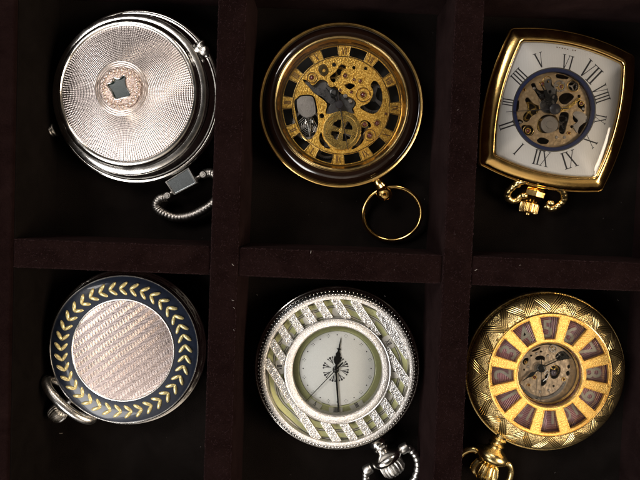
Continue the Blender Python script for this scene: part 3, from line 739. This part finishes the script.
# ================================================================== watch D: silver with navy enamel wreath
def W4():
    cx, cy = 123.5, 350
    q = lambda px, py: (px - cx, cy - py)
    r = place(cx, cy, 36, 'pocket watch with navy enamel rim of gold leaves around pinkish herringbone centre')
    side = lambda a, R, z: 1 + (.006 * (1 if sin(a * 30) > 0 else -1) if 12 < z < 25 and R > 74 else 0)
    MB().lathe([(.01, 0), (52, 0), (68, 3), (75, 7), (77.5, 11), (78.2, 13), (79.4, 14.5), (80.4, 17), (80.4, 20), (79.6, 22), (78, 22.7), (76.8, 23), (76.4, 25), (76.8, 27.6), (77, 31), (75.8, 33.4)], 240, rf=side).add(tor(79.4, 21.2, 1.5)).add(tor(77, 29.6, .8)).build('case', 'silver', r, 30)
    MB().lathe([(75.8, 33.2), (75.8, 34.6), (75.2, 35.4), (74.4, 35.4), (74, 34.7)], 200).build('cover_rim', 'silver', r)
    MB().lathe([(74.2, 34.6), (72, 35.6), (66, 36.9), (60, 37.5), (54, 37.7), (51.8, 37.6)], 200).build('enamel_ring', 'navy', r)
    MB().lathe([(52.2, 37.4), (51.8, 38.4), (51, 38.6), (50.4, 38.2), (50.1, 37.8)], 160).build('centre_rim', 'silver_soft', r)
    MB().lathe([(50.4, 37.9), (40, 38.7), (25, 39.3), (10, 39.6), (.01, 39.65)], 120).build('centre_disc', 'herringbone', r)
    mb = MB(); K = 37
    for k in range(K):
        a = 2 * PI * k / K + .03
        # wreath runs up both sides: the V points turn with the rim
        tx, ty = -sin(a), cos(a)
        for s_ in (1, -1):
            ang = a - PI / 2 + s_ * rad(40)
            rr = 62.4 + s_ * .3
            x, y = rr * cos(a), rr * sin(a)
            px, py = x + 3.2 * tx, y + 3.2 * ty
            mb.ball((px + cos(ang) * 4.4, py + sin(ang) * 4.4, 37.1), 5.5, 1.0, .36, .34, 12, 6, rot=ang)
    mb.build('leaf_wreath', 'cream', r)
    # pendant, crown and upright bow at lower left
    m = fr(*pq(r, 71.5, 398.5, 20), 20, 226); mb = MB()
    lathe_at(mb, m, [(.01, -6), (9, -6), (7, 0), (6.4, 4), (8.6, 6), (9.6, 9), (9, 13), (6.2, 15)], 32); mb.build('pendant', 'silver', r, 50)
    mb = MB(); crown(mb, m, [(.01, 14.6), (7.6, 14.6), (9.4, 16.5), (10, 20), (9.4, 25), (7.4, 28), (.01, 29)], 20, .14); mb.build('crown', 'silver_soft', r, 30)
    c = pq(r, 69, 400, 28); t0 = math.atan2(-43, 48); mb = MB(); pts = []
    for i in range(96):
        t = 2 * PI * i / 96; L, Z = 30.5 * cos(t), 13 * sin(t)
        pts.append((c[0] + L * cos(t0) + Z * .22 * sin(t0), c[1] + L * sin(t0) + Z * -.22 * cos(t0), 26 + Z))
    mb.tube(pts, lambda t: 4.7, 14, True); mb.build('bow', 'silver_soft', r, 60)
    return r
W4()

# ================================================================== watch E: silver open-work with diagonal bars
def W5():
    cx, cy = 337.5, 371.5
    q = lambda px, py: (px - cx, cy - py)
    r = place(cx, cy, 38, 'silver pocket watch with slanting jewelled bars around a small white dial')
    MB().lathe([(.01, 0), (55, 0), (72, 3), (80, 8), (83, 13), (84.4, 18), (84.4, 22), (83.4, 25), (81.8, 26.4), (80, 27)], 200).add(tor(83.4, 24.4, 1.2)).build('case', 'silver', r)
    MB().lathe([(80.6, 27.4), (81, 30), (79.8, 32.4), (78.6, 33)], 200).build('edge_band', 'dark_silver', r)
    mb = MB()
    for k in range(124):
        a = 2 * PI * k / 124; mb.ball((80.2 * cos(a), 80.2 * sin(a), 30.6), 1.35, 1.25, .85, 1, 8, 6, rot=a)
    mb.build('beading', 'silver', r)
    MB().lathe([(79.4, 32), (79, 35), (77.6, 36.6), (75.2, 37.4), (73.2, 37.2), (72.6, 36), (72.4, 31)], 200).build('cover_rim', 'silver_stipple', r)
    mb = MB()
    for k in range(150):
        a = 2 * PI * k / 150; mb.ball((77.9 * cos(a), 77.9 * sin(a), 36.2), .95, 1, 1, .8, 6, 4)
    mb.build('inner_beading', 'silver', r)
    MB().lathe([(53.6, 33), (53.4, 36.4), (52.4, 37.6), (49.5, 38.4), (46.6, 38.2), (45.4, 37), (45, 33)], 160).build('centre_ring', 'silver_stipple', r)
    MB().lathe([(54.2, 35.6), (54.1, 37.2), (53.2, 37.9), (52.5, 37.5), (52.5, 36.6)], 160).build('ring_edge', 'silver_soft', r)
    # diagonal bars
    th = rad(-57); ux, uy = cos(th), sin(th); nx_, ny_ = -uy, ux
    R0, R1, W = 53.2, 73.6, 8.4
    for k in range(-4, 5):
        d = k * 15.4 + 6.5
        if abs(d) > R1 - 2: continue
        segs = []
        so = math.sqrt(R1 ** 2 - d * d)
        if abs(d) < R0:
            si = math.sqrt(R0 ** 2 - d * d); segs = [(-so, -si), (si, so)]
        else: segs = [(-so, so)]
        for s0, s1 in segs:
            if s1 - s0 < 2: continue
            mb = MB(); w2 = W / 2
            P = lambda s_, w, z: (ux * s_ + nx_ * (d + w), uy * s_ + ny_ * (d + w), z)
            nn = max(2, int((s1 - s0) / 2))
            rs = []
            for i in range(nn + 1):
                s_ = s0 + (s1 - s0) * i / nn
                rs.append([P(s_, -w2, 30.5), P(s_, -w2, 34.4), P(s_, -w2 + .7, 35.2), P(s_, w2 - .7, 35.2), P(s_, w2, 34.4), P(s_, w2, 30.5)])
            bb_ = MB(); bb_.rings([g[::-1] for g in rs], closed=False)
            s_ = s0 + 1.2; i = 0
            while s_ < s1 - .5:      # scroll pattern: alternating curls and stones
                sd = 1 if i % 2 else -1
                pts = [Vector(P(s_ + 2.0 * cos(t) * 1.1, sd * (.9 + 1.9 * sin(t)), 35.3)) for t in [rad(200 - 250 * j / 7) for j in range(8)]]
                mb.tube(pts, .62, 6)
                c = P(s_ + 2.0, -sd * 1.9, 35.4); mb.ball(c, random.uniform(.7, 1.35), 1.2, 1, .7, 7, 5)
                c = P(s_ + .2, sd * 1.0, 35.5); mb.ball(c, .9, 1, 1, .8, 6, 4)
                s_ += 3.9; i += 1
            for sd in (-1, 1): mb.tube([P(s0 + (s1 - s0) * j / 6, sd * (w2 - .5), 35.3) for j in range(7)], .45, 5)
            cb = bb_.build('cover_bar', 'bar_base', r, 40); mb.build('bar_scroll', 'silver_soft', cb, 50)
    # dial below: outer pale ground with green wave bands and numeral tablets
    MB().prism(circ(72.8, 120), [circ(45.5, 80)], 20, 28.4).build('dial_border', 'paper', r)
    MB().prism(circ(47, 120), [], 20, 23).build('dial_base', 'paper', r)
    mb = MB()
    for (r0, r1, ph) in ((66, 71, .3), (57, 62.5, 0), (47, 51.5, .8)):
        n = 180; o = [((r1 + .9 * sin(9 * t + ph)) * cos(t), (r1 + .9 * sin(9 * t + ph)) * sin(t)) for t in [2 * PI * i / n for i in range(n)]]
        h = [((r0 + 1.1 * sin(9 * t + ph + 1)) * cos(t), (r0 + 1.1 * sin(9 * t + ph + 1)) * sin(t)) for t in [2 * PI * i / n for i in range(n)]]
        mb.prism(o, [h], 28.3, 28.9)
    mb.build('dial_band', 'green', r)
    mb = MB()
    for rr in (65.2, 71.8, 56.4, 63.4, 54.6): mb.lathe([(rr - .3, 28.2), (rr - .3, 29.1), (rr + .3, 29.1), (rr + .3, 28.2)], 160, rf=lambda a, R, z: 1 + .016 * sin(9 * a + .5))
    mb.build('dial_line', 'greenline', r)
    MB().lathe([(.01, 25.4), (38.4, 25.4), (38.6, 24.8), (38.8, 23)], 120).build('dial_centre', 'dial_white', r)
    MB().lathe([(38.9, 24), (39, 26), (40, 26.4), (43.6, 25.2), (46, 23.6)], 120).build('dial_ring', 'green', r)
    names = {270: 'IIII', 300: 'III', 240: 'V', 210: 'VI', 180: 'VII', 150: 'VIII', 120: 'IX', 90: 'X', 60: 'XI', 30: 'XII', 0: 'I', 330: 'II'}
    for a in range(0, 360, 30):
        mb = MB(); ra = 42.5 if a in (240, 270, 300) else 59
        m = fr(0, 0, 0, a - 2); b = MB()
        b.prism([(p[0], p[1] + ra) for p in smooth([(-6, -4), (0, -4.8), (6, -4), (7.2, 0), (6, 4), (0, 3.4), (-6, 4), (-7.2, 0)], 4)], [], 28.3 if ra > 50 else 23.8, 29.4 if ra > 50 else 26.2); mb.add(b, m)
        tb = mb.build('numeral_tablet', 'paper', r)
        mb = MB(); stamp(mb, roman(names[a], .15, .08), ra * cos(rad(a - 2)), ra * sin(rad(a - 2)), a - 2, 5.2, 29.45 if ra > 50 else 26.25, .9); mb.build('numeral', 'ink', tb)
    mb = MB()
    hx, hy = q(336, 372)
    for k in range(24):
        a = rad(90 + 15 * k); rr = 34.8
        x, y = rr * cos(a), rr * sin(a)
        if k % 2 == 0: mb.prism(circ(.62, 8, (x, y)), [], 25.4, 25.65)
        else:
            for da, db in ((0, 1.3), (0, -1.3), (1.3, 0), (-1.3, 0)): mb.prism(circ(.42, 6, (x + da, y + db)), [], 25.4, 25.65)
    for adeg in (24, -16, -60, -105, -150, 163, 117, 65):           # fan ornament round the hands
        m = fr(hx, hy, 25.4, adeg); b = MB()
        b.prism([(-.25, 5), (.25, 5), (.55, 11.5), (-.55, 11.5)], [], 0, .25); b.prism(circ(1.15, 10, (0, 12.6)), [], 0, .25)
        for s_ in (-1, 1): b.prism([(s_ * .3, 7), (s_ * .8, 7.4), (s_ * 2.9, 12.2), (s_ * 2.4, 12.6)], [], 0, .26 if s_ > 0 else .27); b.prism(circ(.8, 8, (s_ * 2.6, 12.4)), [], 0, .29)
        mb.add(b, m)
    mb.build('dial_ornament', 'ink', r)
    mb = MB(); b = MB(); b.prism([(-.9, 0), (.9, 0), (1.2, 5), (2.6, 6.5), (3.9, 10), (3.2, 14), (2.2, 12.6), (2.6, 16), (1.4, 18), (.9, 20), (2.6, 21.5), (.7, 22), (.25, 33), (-.25, 33), (-.7, 22), (-2.6, 21.5), (-.9, 20), (-1.4, 18), (-2.6, 16), (-2.2, 12.6), (-3.2, 14), (-3.9, 10), (-2.6, 6.5), (-1.2, 5)], [], 0, .7)
    mb.add(b, fr(hx, hy, 26.6, 81)); mb.build('hand', 'hand_steel', r)
    mb = MB(); hand(mb, hx, hy, -86, 44, 1.0, .75, 27.8); mb.build('hand', 'hand_steel', r)
    mb = MB(); hand(mb, hx, hy, 226.5, 45, .45, .3, 29, 11); hand(mb, hx, hy, 46, 10, .9, .7, 29.1); mb.lathe([(3.3, 26), (3.3, 29.6), (2.2, 30.4), (.01, 30.5)], 24, (hx, hy)); mb.build('hand', 'hand_steel', r)
    crystal(r, 45.4, 33.5, 35.8)
    # pendant
    m = fr(*pq(r, 377.5, 442, 20), 20, -59); mb = MB()
    lathe_at(mb, m, [(.01, -4), (9, -4), (8.2, -1), (9.2, 1), (8, 3), (7.4, 4), (8.6, 5.6), (8, 8), (6.8, 9), (9, 11), (15, 14), (17.5, 17.5), (17, 21), (12.5, 24), (9.5, 25)], 40); mb.build('pendant', 'silver', r, 50)
    mb = MB(); crown(mb, m, [(.01, 24.6), (11, 24.6), (12.6, 26), (13, 30), (12.6, 34.5), (10.5, 37), (5, 38.4), (.01, 38.8)], 18, .13); mb.build('crown', 'silver_soft', r, 30)
    m5 = fr(*pq(r, 386, 459, 20), 20, -59)
    pts = [m5 @ Vector(p) for p in ((22, 0, 0), (27.5, 5, 0), (30, 14, -2), (27, 25, -4), (19, 34, -5), (8, 39, -6), (-4, 39, -6), (-15, 35, -5), (-24, 26, -4), (-28, 15, -2), (-27, 5, 0), (-22, 0, 0))]
    mb = MB(); pp = smooth([tuple(p) for p in pts], 16, False); mb.tube(pp, lambda t: 3.2 + .9 * abs(sin(t * PI * 22)), 12)
    for s_ in (-1, 1):
        b = MB(); b.lathe([(.01, -4.5), (4.6, -4.5), (5.4, -3.4), (5.4, 3.4), (4.6, 4.5), (2, 4.5), (1.6, 3.8), (.01, 3.8)], 28)
        mb.add(b, m5 @ Matrix.Translation((s_ * 22, 0, 0)) @ Matrix.Rotation(PI / 2 * s_, 4, 'Y'))
    mb.build('bow', 'silver_soft', r, 50)
    return r
M['bar_base'] = engraved('oxidised silver ground', (.72, .71, .70), (.34, .34, .34), .8, .4, .2, .4)
M['dark_silver'] = metal('oxidised silver', (.12, .125, .13), .25, .1)
W5()

# ================================================================== watch F: gold with twelve windows
def text_mb(txt, size):
    cu = bpy.data.curves.new('t', 'FONT'); cu.body = txt; cu.size = size; cu.align_x = 'CENTER'; cu.align_y = 'CENTER'; cu.resolution_u = 3; cu.offset = size * .012
    o = bpy.data.objects.new('t', cu); me = bpy.data.meshes.new_from_object(o)
    b = MB(); vs = [v.co.copy() for v in me.vertices]
    b.v = [(v.x, v.y, 0) for v in vs]; b.f = [tuple(p.vertices) for p in me.polygons]
    bpy.data.objects.remove(o); bpy.data.curves.remove(cu); bpy.data.meshes.remove(me)
    return b
def W6():
    cx, cy = 550, 375
    q = lambda px, py: (px - cx, cy - py)
    r = place(cx, cy, 40, 'gold pocket watch with twelve mauve windows and a zigzag engraved edge')
    rip = lambda a, R, z: 1 + (.004 * sin(a * 56) if R > 79 and 14 < z < 26 else 0)
    MB().lathe([(.01, 0), (55, 0), (70, 3), (78, 8), (81, 13), (82, 15), (82.4, 20), (82, 24), (80.6, 26), (79.6, 26.6)], 240, rf=rip).add(tor(81.4, 25.2, .9)).build('case', 'gold_old', r)
    MB().lathe([(79.8, 26.4), (80, 29), (78.6, 31.6), (75.5, 34.6), (71, 37.4), (66.5, 39), (62.6, 39.8)], 240).build('engraved_border', 'zigzag', r)
    holes = []
    for k in range(12):
        a = 91 - 30 * k
        t = trap(36.5, 58.8, a, 8.4, 9.6, 3); holes.append(t)
    MB().prism(circ(62.8, 180), holes + [circ(32.3, 96)], 36.6, 40.2).build('cover', 'gold_stipple', r)
    mb = MB(); mb.lathe([(33.6, 40), (33.4, 40.9), (32.4, 40.9), (32.2, 39)], 120); mb.lathe([(63, 39.4), (62.8, 40.8), (61.8, 41), (61.2, 40)], 180)
    mb.build('cover_edge', 'gold_edge', r)
    mb = MB()
    for k in range(12):       # raised frames of the windows
        t = trap(36.0, 59.4, 91 - 30 * k, 9.2, 10.2, 3); mb.tube([(p[0], p[1], 40.3) for p in t], .55, 6, True)
    mb.build('window_frame', 'gold_stipple', r)
    MB().prism(circ(61, 120), [circ(31.5, 72)], 31, 33).build('dial', 'mauve', r)
    nums = [5, 6, 7, 8, 9, 10, 11, 12, 1, 2, 3, 4]
    for k, nmb in enumerate(nums):
        a = 91 - 30 * k; mb = MB(); b = text_mb(str(nmb), 25 if nmb < 10 else 20)
        ra = 44.5
        bb = MB(); bb.v = [(x, y, 0) for x, y, z in b.v] ; bb.f = b.f
        mb.add(bb, fr(ra * cos(rad(a)), ra * sin(rad(a)), 33.3, a))
        mb.build('numeral', 'dial_cream', r)
    MB().lathe([(31.6, 31), (31.6, 34.6), (30.8, 34.8), (30.4, 31)], 120).build('inner_bezel', 'gold_edge', r)
    # movement
    q5 = lambda a, b: q(510 + a / 7.056, 335 + b / 7.056)
    sm = lambda L: smooth([q5(*p) for p in L], 3)
    mc = q(551, 376)
    def cseg(r0, r1, a, h): return [(mc[0] + x, mc[1] + y) for x, y in trap(r0, r1, a, h, h, 8)]
    cuts = [sm(((108, 200), (128, 178), (152, 180), (146, 210), (120, 226))), sm(((172, 125), (205, 100), (235, 98), (222, 118), (185, 132))),
            sm(((198, 182), (215, 164), (245, 160), (268, 172), (268, 196), (245, 188), (218, 194))),
            sm(((318, 240), (350, 228), (380, 245), (382, 280), (362, 320), (330, 328), (312, 310), (305, 275))),
            sm(((345, 160), (375, 130), (410, 128), (440, 150), (445, 180), (410, 188), (375, 196), (352, 188))),
            sm(((432, 232), (448, 226), (450, 248), (434, 252))), sm(((424, 280), (442, 268), (448, 296), (430, 306))),
            sm(((245, 345), (262, 330), (284, 345), (275, 368), (250, 380))), sm(((270, 310), (290, 290), (296, 318), (280, 330))),
            circ(1.1, 10, q5(170, 160)), circ(1.1, 10, q5(240, 130)), circ(1.1, 10, q5(122, 262)), circ(1.2, 10, q5(335, 380))]
    MB().prism([(mc[0] + p[0], mc[1] + p[1]) for p in circ(29.6, 90)], clampr(cuts, mc, 28.2), 28, 30).build('movement_plate', 'beige_plate', r)
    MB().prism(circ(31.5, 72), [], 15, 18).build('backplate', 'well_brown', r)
    def part(nm, f, mat): mb = MB(); f(mb); return mb.build(nm, mat, r)
    part('gear_rim', lambda m: m.prism(circ(30.4, 90), [circ(25.6, 72, (-.6, 1.0))], 24, 26), 'steel')
    for k in range(9):       # red and rose segments under the right edge
        part('rim_segment', lambda m: m.prism(trap(28.0, 30.3, 12 - 15 * k, 7.2, 7.2, 4), [], 26.2, 27.2 ), 'red_seg' if k % 2 else 'rose_seg')
    part('wheel', lambda m: gear(m, *q5(345, 275), 6, 24, 24, 25.4, 4, .25, .75), 'brass')
    part('jewel_cap', lambda m: m.ball((*q5(340, 290), 27), 3.4, sz=.6, seg=18), 'jewel_grey')
    part('wheel', lambda m: gear(m, *q5(390, 160), 6.5, 26, 23, 24.4, 4, .25, .75), 'steel')
    part('wheel', lambda m: gear(m, *q5(325, 108), 4.2, 20, 30, 31, 3, .3, .7), 'steel_light')
    part('bridge', lambda m: m.prism(sm(((188, 235), (205, 212), (240, 205), (272, 222), (275, 260), (255, 285), (215, 285), (160, 320), (110, 352), (100, 340), (150, 295), (185, 262))), [], 30, 31.2), 'beige_plate')
    part('bridge', lambda m: m.prism(sm(((92, 380), (105, 372), (150, 420), (220, 455), (300, 450), (370, 405), (410, 350), (420, 358), (385, 420), (310, 468), (215, 476), (140, 440))), [], 30, 30.9), 'steel')
    part('regulator', lambda m: m.tube([(*q5(a, b), 31.4) for a, b in ((260, 290), (285, 262), (300, 280), (285, 320), (255, 345))], .5, 6), 'silver_soft')
    jewels(r, [(*q5(325, 106), 1.8), (*q5(195, 315), 2.4), (*q5(155, 372), 1.5), (*q5(405, 330), 1.8), (*q5(130, 205), 1.6)], 30)
    for a, b in ((150, 240), (210, 145), (300, 410), (290, 160), (240, 420)):
        part('screw', lambda m: screw(m, *q5(a, b), 1.3, 30), 'steel_light')
    hx, hy = q5(235, 245)
    hx += 0
    part('hand', lambda m: (hand(m, hx, hy, 25, 29, .6, .35, 32.4), m.lathe([(2.4, 32.4), (2.3, 33.2), (1.5, 33.2), (1.4, 32.4)], 20, q5(385, 172)), hand(m, *q5(385, 172), 45, 6, .7, .4, 32.4), hand(m, *q5(385, 172), 0, 9, .7, .4, 32.45)), 'hand_steel')
    part('hand', lambda m: leafhand(m, hx, hy, 215, 23, 33.0), 'hand_steel')
    part('hand', lambda m: (hand(m, hx, hy, -90, 33, .35, .25, 34, 9), m.lathe([(4.2, 31), (4.2, 34.6), (3.2, 35.2), (2.2, 35.2), (2, 34.4), (.01, 34.4)], 28, (hx, hy))), 'hand_steel')
    crystal(r, 61.2, 34.2, 36.0)
    # pendant
    m = fr(*pq(r, 499.5, 437, 20), 20, -113); mb = MB()
    lathe_at(mb, m, [(.01, -6), (10, -6), (8.4, -2), (7.4, 0), (8.8, 2), (7.2, 4.4), (6.8, 6), (8.6, 8), (7, 10), (8, 12), (13, 15), (17, 19), (16.6, 24), (11, 28), (7.5, 30)], 40); mb.build('pendant', 'gold_old', r, 50)
    mb = MB(); crown(mb, m, [(.01, 29), (8, 29), (12, 31), (14.6, 38), (14.4, 43), (11, 46), (.01, 47)], 16, .16); mb.build('crown', 'gold_old', r, 30)
    m6 = m @ Matrix.Translation((0, 22, 0))
    pts = [m6 @ Vector(p) for p in ((16, 1, 0), (21, 1, 0), (27, 8, -2), (29, 20, -4), (26, 33, -5), (15, 43, -6), (0, 47, -6), (-15, 43, -6), (-26, 33, -5), (-29, 20, -4), (-27, 8, -2), (-21, 1, 0), (-16, 1, 0))]
    mb = MB(); mb.tube(smooth([tuple(p) for p in pts], 12, False), 3.1, 14); mb.build('bow', 'gold_old', r, 60)
    return r
M['dial_cream'] = plain('cream numeral', (.62, .56, .46), .35, coat=.4, metallic=.2)
M['red_seg'] = plain('dark red segment', (.22, .05, .03), .3, coat=.5)
M['rose_seg'] = plain('rose segment', (.5, .27, .2), .3, coat=.5)
M['jewel_grey'] = plain('grey violet jewel', (.12, .09, .11), .15, coat=1)
W6()

# ================================================================== light
w = bpy.data.worlds.new('World'); sc.world = w; w.use_nodes = True
nt = w.node_tree; bg = nt.nodes['Background']
W = N.__new__(N); W.t = nt; W.n = nt.nodes; W.l = nt.links
tc = W.new('TexCoord'); sp = W.new('SeparateXYZ'); W.l.new(tc.outputs['Generated'], sp.inputs[0])
nz = W.noise(2.4, 3, .5, vec=tc.outputs['Generated'])
band = W.m_('MULTIPLY', W.mr(sp.outputs[2], .02, .35, 0, 1), W.mr(sp.outputs[2], .80, .97, 1, .05))   # a lit room, dark where the photographer leans over
side = W.m_('ADD', .55, W.m_('MULTIPLY', W.m_('ADD', sp.outputs[0], sp.outputs[1]), -.38))
lum = W.m_('MULTIPLY', W.m_('MULTIPLY', band, W.mr(nz, .38, .66, .10, 1.0)), side)
bg = nt.nodes['Background']
W.l.new(W.mix(W.mr(sp.outputs[0], -.5, .6, 0, 1), (1.0, .94, .88), (1.0, .80, .58)), bg.inputs['Color'])
W.l.new(W.m_('MULTIPLY', lum, 1.15), bg.inputs['Strength'])
def lamp(name, loc_, size, power, col, sy=None):
    d = bpy.data.lights.new(name, 'AREA'); d.energy = power; d.color = col; d.size = size
    if sy: d.shape = 'RECTANGLE'; d.size_y = sy
    o = bpy.data.objects.new(name, d); COL.objects.link(o); o.location = loc_
    o.rotation_euler = (-Vector(loc_)).to_track_quat('-Z', 'Y').to_euler(); return o
lamp('ceiling_lamp', (-.40, .32, .62), .34, 3.4, (1, .95, .91), .2)
lamp('key_lamp', (-.44, -.38, .50), .50, 5.8, (1, .975, .95), .36)
lamp('warm_lamp', (.62, -.10, .46), .36, 7.5, (1, .83, .64), .34)
lamp('rear_lamp', (.20, .66, .50), .25, 1.6, (1, .86, .72), .14)

vs = sc.view_settings
sc.display_settings.display_device = 'sRGB'
vs.view_transform = 'Standard'; vs.look = 'None'; vs.exposure = 0; vs.gamma = 1
sc.render.engine = 'CYCLES'; sc.cycles.max_bounces = 8; sc.cycles.transparent_max_bounces = 12
sc.cycles.use_denoising = True; sc.cycles.sample_clamp_indirect = 6
